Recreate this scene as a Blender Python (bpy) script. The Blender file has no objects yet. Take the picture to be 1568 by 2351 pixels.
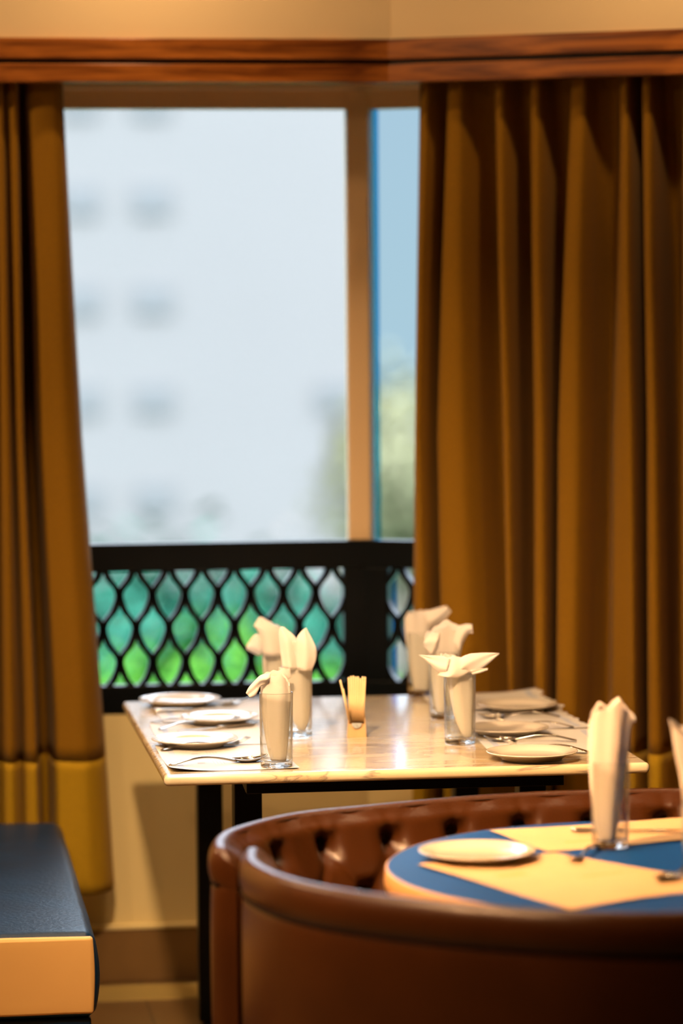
import bpy, math, random
from mathutils import Vector, Matrix, noise
random.seed(7)
PI = math.pi
sc = bpy.context.scene
COL = sc.collection

# ------------------------------------------------------------------ camera
F_PX, YAW, PITCH, ROLL, CAM_H = 7420.0, math.radians(7.75), math.radians(3.75), -0.007, 1.79
FW = Vector((math.sin(YAW)*math.cos(PITCH), math.cos(YAW)*math.cos(PITCH), -math.sin(PITCH)))
R0 = Vector((math.cos(YAW), -math.sin(YAW), 0)); U0 = R0.cross(FW)
RT = R0*math.cos(ROLL) + U0*math.sin(ROLL); UP = U0*math.cos(ROLL) - R0*math.sin(ROLL)
EYE = Vector((0, 0, CAM_H))
cd = bpy.data.cameras.new('camera'); cam = bpy.data.objects.new('camera', cd); COL.objects.link(cam)
M3 = Matrix((RT, UP, -FW)).transposed()
cam.matrix_world = Matrix.Translation(EYE) @ M3.to_4x4()
cd.sensor_fit = 'VERTICAL'; cd.sensor_height = 36.0; cd.sensor_width = 24.0
cd.lens = F_PX/2351*36.0
cd.clip_start = 0.1; cd.clip_end = 600
cd.dof.use_dof = True; cd.dof.focus_distance = 6.93; cd.dof.aperture_fstop = 1.55
sc.camera = cam

# ------------------------------------------------------------------ world
w = bpy.data.worlds.new('sky'); sc.world = w; w.use_nodes = True
nt = w.node_tree; nt.nodes.clear()
tc = nt.nodes.new('ShaderNodeTexCoord'); sx = nt.nodes.new('ShaderNodeSeparateXYZ')
rp = nt.nodes.new('ShaderNodeValToRGB'); bg = nt.nodes.new('ShaderNodeBackground'); wo = nt.nodes.new('ShaderNodeOutputWorld')
nt.links.new(tc.outputs['Generated'], sx.inputs[0]); nt.links.new(sx.outputs['Z'], rp.inputs[0])
nt.links.new(rp.outputs[0], bg.inputs[0]); nt.links.new(bg.outputs[0], wo.inputs[0])
e = rp.color_ramp.elements
e[0].position = 0.0; e[0].color = (.13, .19, .225, 1)
e[1].position = 0.09; e[1].color = (.128, .185, .230, 1)
a = rp.color_ramp.elements.new(0.3); a.color = (1.5, 1.75, 2.1, 1)
a = rp.color_ramp.elements.new(0.8); a.color = (2.9, 3.2, 3.6, 1)
bg.inputs[1].default_value = 3.5
sd = bpy.data.lights.new('sun', 'SUN'); sd.energy = .8; sd.color = (1, .95, .88); sd.angle = .02
so = bpy.data.objects.new('sun', sd); COL.objects.link(so)
so.rotation_euler = Vector((.45, .75, -.62)).to_track_quat('-Z', 'Y').to_euler()

# ------------------------------------------------------------------ warm ceiling downlights of the room, and two added fill spots
def downlight_or_fill(x, y, power, size=.16, z=2.985, col=(1, .64, .34), tgt=None, spread=180):
    d = bpy.data.lights.new('downlight_or_fill', 'AREA'); d.shape = 'DISK'; d.size = size; d.energy = power; d.color = col; d.spread = math.radians(spread)
    o = bpy.data.objects.new('downlight_or_fill', d); COL.objects.link(o); o.location = (x, y, z)
    if tgt:
        o.rotation_euler = (Vector(tgt)-Vector((x, y, z))).to_track_quat('-Z', 'Y').to_euler()
    return o
for lx, ly, lp, sp in ((-1.6, 7.35, 72, 180), (-.75, 5.6, 20, 180), (.75, 7.0, 5, 88), (.8, 5.95, 7, 80), (-.3, 5.4, 14, 100), (-2.2, 5.4, 9, 180)):
    downlight_or_fill(lx, ly, lp, spread=sp)
downlight_or_fill(-.6, 4.7, 15, tgt=(1.2, 5.9, 1.0), spread=42, z=2.93, col=(1, .52, .22))   # added fill spot, tilted to warm the napkin on the blue table
downlight_or_fill(.15, 4.9, 11, tgt=(1.05, 7.2, .85), spread=48, z=2.93)   # added fill spot, tilted to brighten the napkins on the marble table
# wall washer by the windows
downlight_or_fill(.62, 7.82, 6, .09); downlight_or_fill(1.78, 7.45, 6, .09)
pd = bpy.data.lights.new('window_portal', 'AREA'); pd.shape = 'RECTANGLE'; pd.size = .86; pd.size_y = 1.7
pd.cycles.is_portal = True
po = bpy.data.objects.new('window_portal', pd); COL.objects.link(po); po.location = (.79, 8.66, 1.55)
po.rotation_euler = (-PI/2, 0, 0)

sc.view_settings.view_transform = 'Standard'; sc.view_settings.look = 'None'
sc.view_settings.exposure = 0.0; sc.view_settings.gamma = 1.0; sc.view_settings.use_curve_mapping = False
cy = sc.cycles
cy.use_denoising = True; cy.max_bounces = 10; cy.transmission_bounces = 8; cy.transparent_max_bounces = 12
cy.diffuse_bounces = 3; cy.glossy_bounces = 4; cy.sample_clamp_indirect = 6.0
cy.caustics_refractive = True; cy.caustics_reflective = False; cy.blur_glossy = 0.5

# ------------------------------------------------------------------ ray helpers (photo pixel -> point on a real plane)
def ray(px, py):
    return FW + RT*((px-784)/F_PX) - UP*((py-1175.5)/F_PX)
def on_z(px, py, z):
    d = ray(px, py); t = (z-CAM_H)/d.z; return EYE + d*t
def on_pl(px, py, p0, n):
    d = ray(px, py); p0 = Vector(p0); n = Vector(n); t = (p0-EYE).dot(n)/d.dot(n); return EYE + d*t
def on_y(px, py, y): return on_pl(px, py, (0, y, 0), (0, 1, 0))

# ------------------------------------------------------------------ materials
MATS = {}
def mat(name, col, rough=.5, spec=.5, metal=0., bump=0., bscale=50., vary=0., vscale=5., **kw):
    m = bpy.data.materials.new(name); m.use_nodes = True; n = m.node_tree; b = n.nodes['Principled BSDF']
    b.inputs['Base Color'].default_value = (*col, 1); b.inputs['Roughness'].default_value = rough
    b.inputs['Specular IOR Level'].default_value = spec; b.inputs['Metallic'].default_value = metal
    for k, v in kw.items(): b.inputs[k.replace('_', ' ')].default_value = v
    t = n.nodes.new('ShaderNodeTexCoord')
    if vary:
        ns = n.nodes.new('ShaderNodeTexNoise'); ns.inputs['Scale'].default_value = vscale; ns.inputs['Detail'].default_value = 5
        mx = n.nodes.new('ShaderNodeMix'); mx.data_type = 'RGBA'
        mx.inputs[6].default_value = (*[c*(1-vary) for c in col], 1); mx.inputs[7].default_value = (*[min(1, c*(1+vary)) for c in col], 1)
        n.links.new(t.outputs['Object'], ns.inputs['Vector']); n.links.new(ns.outputs['Fac'], mx.inputs[0]); n.links.new(mx.outputs[2], b.inputs['Base Color'])
    if bump:
        ns = n.nodes.new('ShaderNodeTexNoise'); ns.inputs['Scale'].default_value = bscale; ns.inputs['Detail'].default_value = 6
        bp = n.nodes.new('ShaderNodeBump'); bp.inputs['Strength'].default_value = bump; bp.inputs['Distance'].default_value = .004
        n.links.new(t.outputs['Object'], ns.inputs['Vector']); n.links.new(ns.outputs['Fac'], bp.inputs['Height']); n.links.new(bp.outputs[0], b.inputs['Normal'])
    MATS[name] = m; return m
mat('plaster', (.78, .60, .34), .8, .2, bump=.1, bscale=120, vary=.05, vscale=3)
mat('plaster_lower', (.86, .71, .35), .75, .3, bump=.08, bscale=60, vary=.06, vscale=4)
mat('ceiling_paint', (.42, .36, .26), .9)
mat('panelling', (.16, .09, .05), .5)
mat('baseboard_paint', (.20, .11, .035), .5, .4, vary=.2, vscale=8)
mat('floor_edge', (.50, .37, .12), .5, vary=.1)
mat('window_paint', (.90, .64, .36), .45, .5, vary=.06, vscale=3)
mat('black_metal', (.003, .004, .004), .4, .25)
mat('lattice_black', (.0015, .003, .004), .34, .22)
mat('steel', (.62, .58, .52), .16, .5, 1.)
mat('silver_badge', (.62, .68, .72), .45, .5, .6, vary=.5, vscale=160)
mat('ceramic', (.70, .63, .52), .12, .6, Coat_Weight=.5, Coat_Roughness=.05)
mat('paper', (.60, .57, .52), .5, .3, bump=.04, bscale=30)
mat('paper_warm', (.66, .43, .22), .6, .3, bump=.1, bscale=20, vary=.08, vscale=12)
mat('print_grey', (.42, .45, .52), .5, .3)
mat('print_tan', (.55, .38, .14), .6, .3)
mat('leather_brown', (.048, .0140, .0024), .30, .45, bump=.2, bscale=160, vary=.25, vscale=9)
mat('leather_seam', (.008, .003, .002), .8, .1)
mat('leather_black', (.002, .026, .080), .42, .32, bump=.35, bscale=90, vary=.5, vscale=9)  # black leather, the bluish sheen from the window mixed into its base colour
mat('vinyl_cream', (.90, .53, .18), .5, .35, bump=.12, bscale=14, vary=.05, vscale=5)
mat('blue_top', (.0005, .052, .24), .5, .15, vary=.15, vscale=6)
mat('light_wood', (.58, .32, .12), .4, .5, vary=.15, vscale=14)
mat('stick_paper', (.82, .58, .30), .6, .2, vary=.1, vscale=40)
mat('holder_wood', (.58, .37, .17), .45, .4, vary=.15, vscale=30)
mat('blue_cast', (.02, .22, .38), .6, .3, vary=.1)
mat('facade', (.245, .225, .215), .9, .2, vary=.05, vscale=.15)
mat('facade_glass', (.185, .18, .178), .4, .5)
mat('facade_grey', (.29, .27, .22), .9, .2, vary=.08, vscale=.3)
mat('bark', (.12, .08, .05), .9)
mat('asphalt', (.02, .085, .05), .9, vary=.3, vscale=.2)
mat('leaf_teal', (.018, .115, .072), .8, .04, vary=.35, vscale=1.1)
mat('leaf_bright', (.065, .22, .022), .8, .04, vary=.35, vscale=1.1)
mat('leaf_olive', (.20, .19, .095), .7, .3, vary=.3, vscale=.7)
mat('dark_wood', (.03, .015, .008), .4, .4)

def fabric(name, col, band, zsplit):
    m = mat(name, col, .85, .15, bump=.35, bscale=260); n = m.node_tree; b = n.nodes['Principled BSDF']
    b.inputs['Sheen Weight'].default_value = .12; b.inputs['Sheen Roughness'].default_value = .4; b.inputs['Sheen Tint'].default_value = (1, .8, .6, 1)
    ns = n.nodes.new('ShaderNodeTexNoise'); ns.inputs['Scale'].default_value = 380; t = n.nodes.new('ShaderNodeTexCoord')
    mx = n.nodes.new('ShaderNodeMix'); mx.data_type = 'RGBA'
    mx.inputs[6].default_value = (*[c*.72 for c in col], 1); mx.inputs[7].default_value = (*[c*1.3 for c in col], 1)
    n.links.new(t.outputs['Object'], ns.inputs['Vector']); n.links.new(ns.outputs['Fac'], mx.inputs[0]); n.links.new(mx.outputs[2], b.inputs['Base Color'])
fabric('curtain_brown', (.245, .116, .005), None, 0)
fabric('curtain_gold', (.40, .24, .010), None, 0)

def wood_mat():
    m = mat('oak', (.3, .1, .02), .28, .5); n = m.node_tree; b = n.nodes['Principled BSDF']
    t = n.nodes.new('ShaderNodeTexCoord'); mp = n.nodes.new('ShaderNodeMapping'); mp.inputs['Scale'].default_value = (1.1, 1.1, 13)
    ns = n.nodes.new('ShaderNodeTexNoise'); ns.inputs['Scale'].default_value = 2.2; ns.inputs['Detail'].default_value = 8; ns.inputs['Distortion'].default_value = 1.4
    r = n.nodes.new('ShaderNodeValToRGB')
    r.color_ramp.elements[0].position = .36; r.color_ramp.elements[0].color = (.11, .026, .004, 1)
    r.color_ramp.elements[1].position = .66; r.color_ramp.elements[1].color = (.46, .15, .024, 1)
    n.links.new(t.outputs['Object'], mp.inputs[0]); n.links.new(mp.outputs[0], ns.inputs['Vector']); n.links.new(ns.outputs['Fac'], r.inputs[0]); n.links.new(r.outputs[0], b.inputs['Base Color'])
wood_mat()
def marble_mat():
    m = mat('marble', (.8, .7, .5), .24, .7, Coat_Weight=1.0, Coat_Roughness=.10); n = m.node_tree; b = n.nodes['Principled BSDF']
    t = n.nodes.new('ShaderNodeTexCoord'); mp = n.nodes.new('ShaderNodeMapping'); mp.inputs['Scale'].default_value = (.9, 3.2, 3.2); mp.inputs['Rotation'].default_value = (0, 0, .18)
    ns = n.nodes.new('ShaderNodeTexNoise'); ns.inputs['Scale'].default_value = 3.0; ns.inputs['Detail'].default_value = 9; ns.inputs['Distortion'].default_value = 1.2
    r = n.nodes.new('ShaderNodeValToRGB'); c = r.color_ramp
    c.elements[0].position = .40; c.elements[0].color = (.80, .64, .40, 1)
    c.elements[1].position = .60; c.elements[1].color = (.84, .72, .50, 1)
    for p, cc in ((.475, (.76, .60, .36, 1)), (.497, (.40, .30, .22, 1)), (.52, (.80, .67, .45, 1))):
        x = c.elements.new(p); x.color = cc
    n.links.new(t.outputs['Object'], mp.inputs[0]); n.links.new(mp.outputs[0], ns.inputs['Vector']); n.links.new(ns.outputs['Fac'], r.inputs[0]); n.links.new(r.outputs[0], b.inputs['Base Color'])
    b.inputs['Subsurface Weight'].default_value = 0.0
marble_mat()
def floor_mat():
    m = mat('floor_tile', (.2, .12, .05), .35, .5); n = m.node_tree; b = n.nodes['Principled BSDF']
    t = n.nodes.new('ShaderNodeTexCoord'); br = n.nodes.new('ShaderNodeTexBrick'); br.offset = 0
    br.inputs['Color1'].default_value = (.22, .13, .05, 1); br.inputs['Color2'].default_value = (.19, .11, .045, 1); br.inputs['Mortar'].default_value = (.10, .06, .03, 1)
    br.inputs['Scale'].default_value = 1; br.inputs['Brick Width'].default_value = .6; br.inputs['Row Height'].default_value = .6; br.inputs['Mortar Size'].default_value = .004
    n.links.new(t.outputs['Object'], br.inputs['Vector']); n.links.new(br.outputs[0], b.inputs['Base Color'])
floor_mat()
def glass_mat():
    m = bpy.data.materials.new('clear_glass'); m.use_nodes = True; n = m.node_tree; b = n.nodes['Principled BSDF']
    b.inputs['Base Color'].default_value = (.985, .99, .98, 1); b.inputs['Transmission Weight'].default_value = 1; b.inputs['Roughness'].default_value = 0; b.inputs['IOR'].default_value = 1.47
    MATS['solid_glass'] = m
    m = bpy.data.materials.new('thin_glass'); m.use_nodes = True; n = m.node_tree; b = n.nodes['Principled BSDF']; o = n.nodes['Material Output']
    b.inputs['Base Color'].default_value = (.985, .99, .98, 1); b.inputs['Transmission Weight'].default_value = 1; b.inputs['Roughness'].default_value = 0; b.inputs['IOR'].default_value = 1.47
    t = n.nodes.new('ShaderNodeBsdfTransparent'); t.inputs[0].default_value = (.97, .98, .965, 1); lw = n.nodes.new('ShaderNodeLayerWeight'); lw.inputs[0].default_value = .35
    mp = n.nodes.new('ShaderNodeMapRange'); mp.inputs[1].default_value = .32; mp.inputs[2].default_value = .80; mp.inputs[3].default_value = .14; mp.inputs[4].default_value = 1
    mx = n.nodes.new('ShaderNodeMixShader'); n.links.new(lw.outputs['Facing'], mp.inputs[0]); n.links.new(mp.outputs[0], mx.inputs[0]); n.links.new(t.outputs[0], mx.inputs[1]); n.links.new(b.outputs[0], mx.inputs[2]); n.links.new(mx.outputs[0], o.inputs[0])
    MATS['thin_glass'] = m
glass_mat()
def pane_mat(name, tint):
    m = bpy.data.materials.new(name); m.use_nodes = True; n = m.node_tree; n.nodes.clear()
    o = n.nodes.new('ShaderNodeOutputMaterial'); t = n.nodes.new('ShaderNodeBsdfTransparent'); g = n.nodes.new('ShaderNodeBsdfGlossy'); mx = n.nodes.new('ShaderNodeMixShader'); f = n.nodes.new('ShaderNodeFresnel')
    t.inputs[0].default_value = (*tint, 1); g.inputs['Roughness'].default_value = .02; f.inputs[0].default_value = 1.45
    n.links.new(f.outputs[0], mx.inputs[0]); n.links.new(t.outputs[0], mx.inputs[1]); n.links.new(g.outputs[0], mx.inputs[2]); n.links.new(mx.outputs[0], o.inputs[0])
    MATS[name] = m
pane_mat('pane', (.97, .985, .99)); pane_mat('pane_blue', (.30, .66, .86))
def napkin_mat(name='napkin_paper', col=(.97, .91, .84)):
    m = bpy.data.materials.new(name); m.use_nodes = True; n = m.node_tree; n.nodes.clear()
    o = n.nodes.new('ShaderNodeOutputMaterial'); d = n.nodes.new('ShaderNodeBsdfDiffuse'); t = n.nodes.new('ShaderNodeBsdfTranslucent'); mx = n.nodes.new('ShaderNodeMixShader')
    tc = n.nodes.new('ShaderNodeTexCoord'); ns = n.nodes.new('ShaderNodeTexNoise'); ns.inputs['Scale'].default_value = 60; bp = n.nodes.new('ShaderNodeBump'); bp.inputs['Strength'].default_value = .15; bp.inputs['Distance'].default_value = .002
    d.inputs[0].default_value = (*col, 1); t.inputs[0].default_value = (*col, 1); mx.inputs[0].default_value = .30
    n.links.new(tc.outputs['Object'], ns.inputs['Vector']); n.links.new(ns.outputs['Fac'], bp.inputs['Height']); n.links.new(bp.outputs[0], d.inputs['Normal'])
    n.links.new(d.outputs[0], mx.inputs[1]); n.links.new(t.outputs[0], mx.inputs[2]); n.links.new(mx.outputs[0], o.inputs[0])
    MATS[name] = m
napkin_mat()

# ------------------------------------------------------------------ mesh building
class MB:
    def __init__(s): s.v = []; s.f = []; s.m = []
    def add(s, vs, fs, mi=0):
        o = len(s.v); s.v += [tuple(x) for x in vs]
        for f in fs: s.f.append([i+o for i in f]); s.m.append(mi)
    def box(s, lo, hi, mi=0, M=None):
        x0, y0, z0 = lo; x1, y1, z1 = hi
        vs = [Vector(p) for p in ((x0,y0,z0),(x1,y0,z0),(x1,y1,z0),(x0,y1,z0),(x0,y0,z1),(x1,y0,z1),(x1,y1,z1),(x0,y1,z1))]
        if M: vs = [M @ p for p in vs]
        s.add(vs, [(0,3,2,1),(4,5,6,7),(0,1,5,4),(1,2,6,5),(2,3,7,6),(3,0,4,7)], mi)
    def grid(s, rows, mi=0, close=False, capa=False, capb=False):
        n = len(rows[0]); o = len(s.v)
        for r in rows: s.v += [tuple(p) for p in r]
        for i in range(len(rows)-1):
            for j in range(n if close else n-1):
                k = (j+1) % n
                s.f.append([o+i*n+j, o+i*n+k, o+(i+1)*n+k, o+(i+1)*n+j]); s.m.append(mi)
        if capa: s.f.append([o+j for j in reversed(range(n))]); s.m.append(mi)
        if capb: s.f.append([o+(len(rows)-1)*n+j for j in range(n)]); s.m.append(mi)
    def lathe(s, prof, n=48, c=(0, 0, 0), mi=0):
        rows = []
        for r, z in prof:
            rows.append([(c[0]+r*math.cos(2*PI*k/n), c[1]+r*math.sin(2*PI*k/n), c[2]+z) for k in range(n)])
        s.grid(rows, mi, close=True)
    def tube(s, pts, rad, n=10, mi=0):
        pts = [Vector(p) for p in pts]; rows = []
        for i, p in enumerate(pts):
            t = (pts[min(i+1, len(pts)-1)]-pts[max(i-1, 0)]).normalized()
            a = t.cross(Vector((0, 0, 1)));
            if a.length < 1e-3: a = t.cross(Vector((1, 0, 0)))
            a.normalize(); b = a.cross(t); r = rad[i] if isinstance(rad, (list, tuple)) else rad
            rows.append([p + a*r*math.cos(2*PI*k/n) + b*r*math.sin(2*PI*k/n) for k in range(n)])
        s.grid(rows, mi, close=True, capa=True, capb=True)
    def build(s, name, mats, parent=None, smooth=False, bevel=0, seg=3, solid=0, sub=0, origin=None):
        me = bpy.data.meshes.new(name)
        vs = s.v
        if origin is not None: vs = [(x-origin[0], y-origin[1], z-origin[2]) for x, y, z in vs]
        me.from_pydata(vs, [], s.f)
        if isinstance(mats, str): mats = [mats]
        for m in mats: me.materials.append(MATS[m])
        me.polygons.foreach_set('material_index', s.m)
        if smooth: me.polygons.foreach_set('use_smooth', [True]*len(me.polygons))
        me.update(); me.validate()
        import bmesh
        bm = bmesh.new(); bm.from_mesh(me); bmesh.ops.recalc_face_normals(bm, faces=bm.faces); bm.to_mesh(me); bm.free()
        o = bpy.data.objects.new(name, me); COL.objects.link(o)
        if origin is not None: o.location = origin
        if parent: o.parent = parent
        if solid:
            md = o.modifiers.new('solid', 'SOLIDIFY'); md.thickness = solid; md.offset = 0
        if bevel:
            md = o.modifiers.new('bevel', 'BEVEL'); md.width = bevel; md.segments = seg; md.limit_method = 'ANGLE'
            md.harden_normals = False
            me.polygons.foreach_set('use_smooth', [True]*len(me.polygons))
            wn = o.modifiers.new('wn', 'WEIGHTED_NORMAL'); wn.keep_sharp = True
        if sub:
            md = o.modifiers.new('sub', 'SUBSURF'); md.levels = sub; md.render_levels = sub
        return o
def tag(o, label=None, cat=None, group=None, kind=None):
    if label: o['label'] = label
    if cat: o['category'] = cat
    if group: o['group'] = group
    if kind: o['kind'] = kind
    return o
def empty(name, loc, rz=0, label=None, cat=None, group=None):
    o = bpy.data.objects.new(name, None); COL.objects.link(o); o.location = loc; o.rotation_euler = (0, 0, rz)
    o.empty_display_size = .05
    return tag(o, label, cat, group)
def dup(root, loc=None, rz=None, label=None, group=None):
    r = root.copy(); COL.objects.link(r)
    if loc is not None: r.location = loc
    if rz is not None: r.rotation_euler = (root.rotation_euler[0], root.rotation_euler[1], rz)
    if label: r['label'] = label
    if group: r['group'] = group
    for ch in list(root.children):
        c = ch.copy(); COL.objects.link(c); c.parent = r
        for g in ch.children:
            d = g.copy(); COL.objects.link(d); d.parent = c
    return r
def lerp(a, b, t): return a+(b-a)*t
def crom(P, t):
    """smooth interpolation through tuples P at t in 0..1"""
    n = len(P)-1; x = min(max(t, 0), 1)*n; i = min(int(x), n-1); f = x-i
    p1, p2 = P[i], P[i+1]; p0 = P[i-1] if i > 0 else tuple(2*a-b for a, b in zip(p1, p2)); p3 = P[i+2] if i+2 <= n else tuple(2*a-b for a, b in zip(p2, p1))
    return tuple(.5*((2*b)+(-a+c)*f+(2*a-5*b+4*c-d)*f*f+(-a+3*b-3*c+d)*f**3) for a, b, c, d in zip(p0, p1, p2, p3))
def struct(o): o['kind'] = 'structure'; return o

# ================================================================== ROOM SHELL
WY = 8.44; CX = 1.215; ANG = math.radians(-27); CEIL = 3.0
MW = Matrix.Translation((CX, WY, 0)) @ Matrix.Rotation(ANG, 4, 'Z')      # right wall: local +x runs along it, +y is outwards
TH = .20
SILL, HEAD = .707, 2.345
b = MB(); b.box((-3.2, -1.7, -.1), (5, 9.0, 0)); struct(b.build('floor', 'floor_tile'))
b = MB(); b.box((-3.2, -1.7, CEIL), (5, 9.0, CEIL+.1)); struct(b.build('ceiling', 'ceiling_paint'))
# back (window) wall
b = MB()
b.box((-3.0, WY, 0), (.36, WY+TH, CEIL)); b.box((.36, WY, 0), (CX, WY+TH, SILL)); b.box((.36, WY, HEAD), (CX, WY+TH, CEIL))
struct(b.build('wall_back', 'plaster_lower'))
b = MB()
b.box((0, 0, 0), (3.9, TH, SILL), M=MW); b.box((0, 0, HEAD), (3.9, TH, CEIL), M=MW); b.box((.75, 0, SILL), (3.9, TH, HEAD), M=MW)
struct(b.build('wall_angled', 'plaster_lower'))
b = MB(); b.box((-3.1, -1.6, 0), (-3.0, WY, CEIL)); struct(b.build('wall_left', 'panelling'))
b = MB(); b.box((4.6, -1.6, 0), (4.7, 7.2, CEIL)); struct(b.build('wall_right', 'panelling'))
b = MB(); b.box((-3.1, -1.7, 0), (4.7, -1.6, CEIL)); struct(b.build('wall_front', 'panelling'))
# tall dark baseboard below the window + pale floor border
b = MB(); b.box((-3.0, WY-.018, 0), (CX-.004, WY, .14)); struct(b.build('baseboard_back', 'baseboard_paint', bevel=.004))
b = MB(); b.box((0.004, -.018, 0), (3.8, 0, .14), M=MW); struct(b.build('baseboard_angled', 'baseboard_paint', bevel=.004))
b = MB(); b.box((-3.0, WY-.022, .14), (CX-.006, WY, .152)); struct(b.build('trim_1', 'plaster_lower', bevel=.004))
b = MB(); b.box((-3.0, WY-.25, 0.0), (CX-.06, WY-.07, .004)); struct(b.build('trim_2', 'floor_edge', bevel=.001))

# bulkhead above the pelmet
PY = 8.20
pz1 = on_y(400, 88, PY).z; pz0 = on_y(400, 190, PY).z
pc = on_y(893, 88, PY).x
MP = Matrix.Translation((pc, PY, 0)) @ Matrix.Rotation(ANG, 4, 'Z')
b = MB(); b.box((-3.0, PY+.015, pz1-.02), (pc+.02, WY, CEIL)); b.box((0, .015, pz1-.02), (3.6, .12, CEIL), M=MP)
struct(b.build('wall_bulkhead', 'plaster'))
# oak pelmet, two boards with a groove
def pelmet(name, z0, z1, dy, piece):
    b = MB()
    if piece == 0: b.box((-3.0, PY-dy, z0), (pc+.001, PY+.03, z1))
    else: b.box((0.0, -dy, z0), (3.6, .03, z1), M=MP)
    return b.build(name, 'oak', bevel=.003, origin=(pc, PY, z0))
hh = pz1-pz0
struct(pelmet('trim_3', pz0+hh*.53, pz1, .012, 0)); struct(pelmet('trim_4', pz0, pz0+hh*.42, .012, 0))
struct(pelmet('trim_5', pz0+hh*.53, pz1, .0125, 1)); struct(pelmet('trim_6', pz0, pz0+hh*.42, .0125, 1))
b = MB(); b.box((-3.0, PY+.004, pz0+hh*.40), (pc+.01, PY+.02, pz0+hh*.55)); b.box((0, .004, pz0+hh*.40), (3.6, .02, pz0+hh*.55), M=MP)
struct(b.build('trim_7', 'dark_wood'))

# ================================================================== WINDOWS
def window(n, M, x0, x1, fl, fr, yo):
    """frame ring + pane in local wall coordinates"""
    r = empty('window_%d' % n, (0, 0, 0)); struct(r)
    ft = .052
    b = MB()
    b.box((x0, yo, SILL), (x0+fl, yo+.05, HEAD), M=M); b.box((x1-fr, yo, SILL), (x1, yo+.05, HEAD), M=M)
    b.box((x0+fl, yo, HEAD-ft), (x1-fr, yo+.05, HEAD), M=M); b.box((x0+fl, yo, SILL), (x1-fr, yo+.05, SILL+.05), M=M)
    b.build('window_frame', 'window_paint', r, bevel=.004)
    b = MB(); b.box((x0+fl-.005, yo+.022, SILL+.045), (x1-fr+.005, yo+.028, HEAD-ft+.004), M=M)
    b.build('pane', 'pane', r)
    return r
MI = Matrix.Identity(4)
WI = MI.copy(); WI[1][3] = WY
gx0 = on_y(797, 700, WY+.06).x
gx1 = on_y(848, 700, WY+.05).x
w1 = window(1, WI, .37, gx1, .058, gx1-gx0, .05)
def mwx(px, off): # local x along the angled wall of the point a pixel sees on the plane 'off' behind it
    nn = MW.to_3x3() @ Vector((0, 1, 0)); q = on_pl(px, 700, MW @ Vector((0, off, 0)), nn); return (MW.inverted() @ q).x
s0 = mwx(849, .06)
w2 = window(2, MW, s0-.012, .76, .012, .05, .06)
# second sash seen edge-on: blue tinted strips of overlapping glass
b = MB(); b.box((s0, .095, 1.13), (mwx(871, .097), .099, HEAD-.05), M=MW); b.build('tinted_strip', 'pane_blue', w2)
b = MB(); b.box((s0, .095, SILL+.05), (mwx(906, .097), .099, 1.128), M=MW); b.build('tinted_pane', 'pane_blue', w2)
b = MB(); b.box((s0, .104, SILL+.05), (mwx(905, .106), .108, 1.127), M=MW); b.build('tinted_pane', 'pane_blue', w2)
# inner ledge at window head
b = MB(); b.box((.36, WY-.03, HEAD-.004), (CX+.03, WY+.05, HEAD+.012)); b.box((-.02, -.03, HEAD-.004), (.75, .05, HEAD+.012), M=MW)
struct(b.build('trim_8', 'window_paint', bevel=.003))

# ---- black lattice panels (inside the opening, below the window)
def lattice(M, x0, x1, zt, zb, hx, phase_x, label, fl, fr):
    root = empty('lattice_panel', tuple(M @ Vector(((x0+x1)/2, 0, zb))), 0, label, 'lattice screen', 'black lattice screens under the windows')
    off = root.location.copy()
    P = .0866; A = .0190; zc = 1.0125; per = .1765; W = .0080; D0, D1 = .008, .038
    fb = MB(); z1, z0 = 1.083, .783
    fb.box((x0, D0-.006, z1), (x1, D1+.006, zt), M=M); fb.box((x0, D0-.006, zb), (x1, D1+.006, z0), M=M)
    fb.box((x0, D0-.006, z0), (x0+fl, D1+.006, z1), M=M); fb.box((x1-fr, D0-.006, z0), (x1, D1+.006, z1), M=M)
    fb.build('frame', 'lattice_black', root, bevel=.004, origin=off).location = (0, 0, 0)
    lb = MB()
    k0 = int((x0-phase_x)/(P/2))-2; k1 = int((x1-phase_x)/(P/2))+2
    for k in range(k0, k1+1):
        xc = phase_x + (k+.5)*P/2
        sg = 1 if k % 2 == 0 else -1
        N = 44; rows = []
        for i in range(N+1):
            z = z0-.01 + (z1-z0+.02)*i/N
            ph = 2*PI*(z-zc)/per; ph -= .30*math.cos(ph)**2
            c = math.cos(ph); c = (1 if c > 0 else -1)*abs(c)**.86
            x = xc + sg*A*c
            dx = -sg*A*math.sin(ph)*2*PI/per
            wv = W*math.sqrt(1+min(dx*dx, 1.2))
            xa = min(max(x-wv, x0+fl-.004), x1-fr+.004); xb = min(max(x+wv, x0+fl-.003), x1-fr+.005)
            rows.append([M @ Vector((xa, D0, z)), M @ Vector((xb, D0, z)), M @ Vector((xb, D1, z)), M @ Vector((xa, D1, z))])
        if rows[0][0] == rows[N//4][0] == rows[N//2][0]: continue
        lb.grid(rows, close=True, capa=True, capb=True)
    o = lb.build('lattice', 'lattice_black', root, origin=off); o.location = (0, 0, 0)
    return root
hx = on_y(312.5, 1368, WY).x
lattice(WI, .372, CX+.009, on_y(500, 1247, WY-.018).z, SILL+.001, 0, hx, 'black ogee lattice screen with a wide top rail under the large window', .02, CX+.009-on_y(790, 1400, WY).x)
lattice(MW, -.009, .745, on_y(500, 1247, WY-.018).z, SILL+.001, 0, .083, 'black lattice screen under the narrow window, beside the right curtain', .065, .03)

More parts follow.
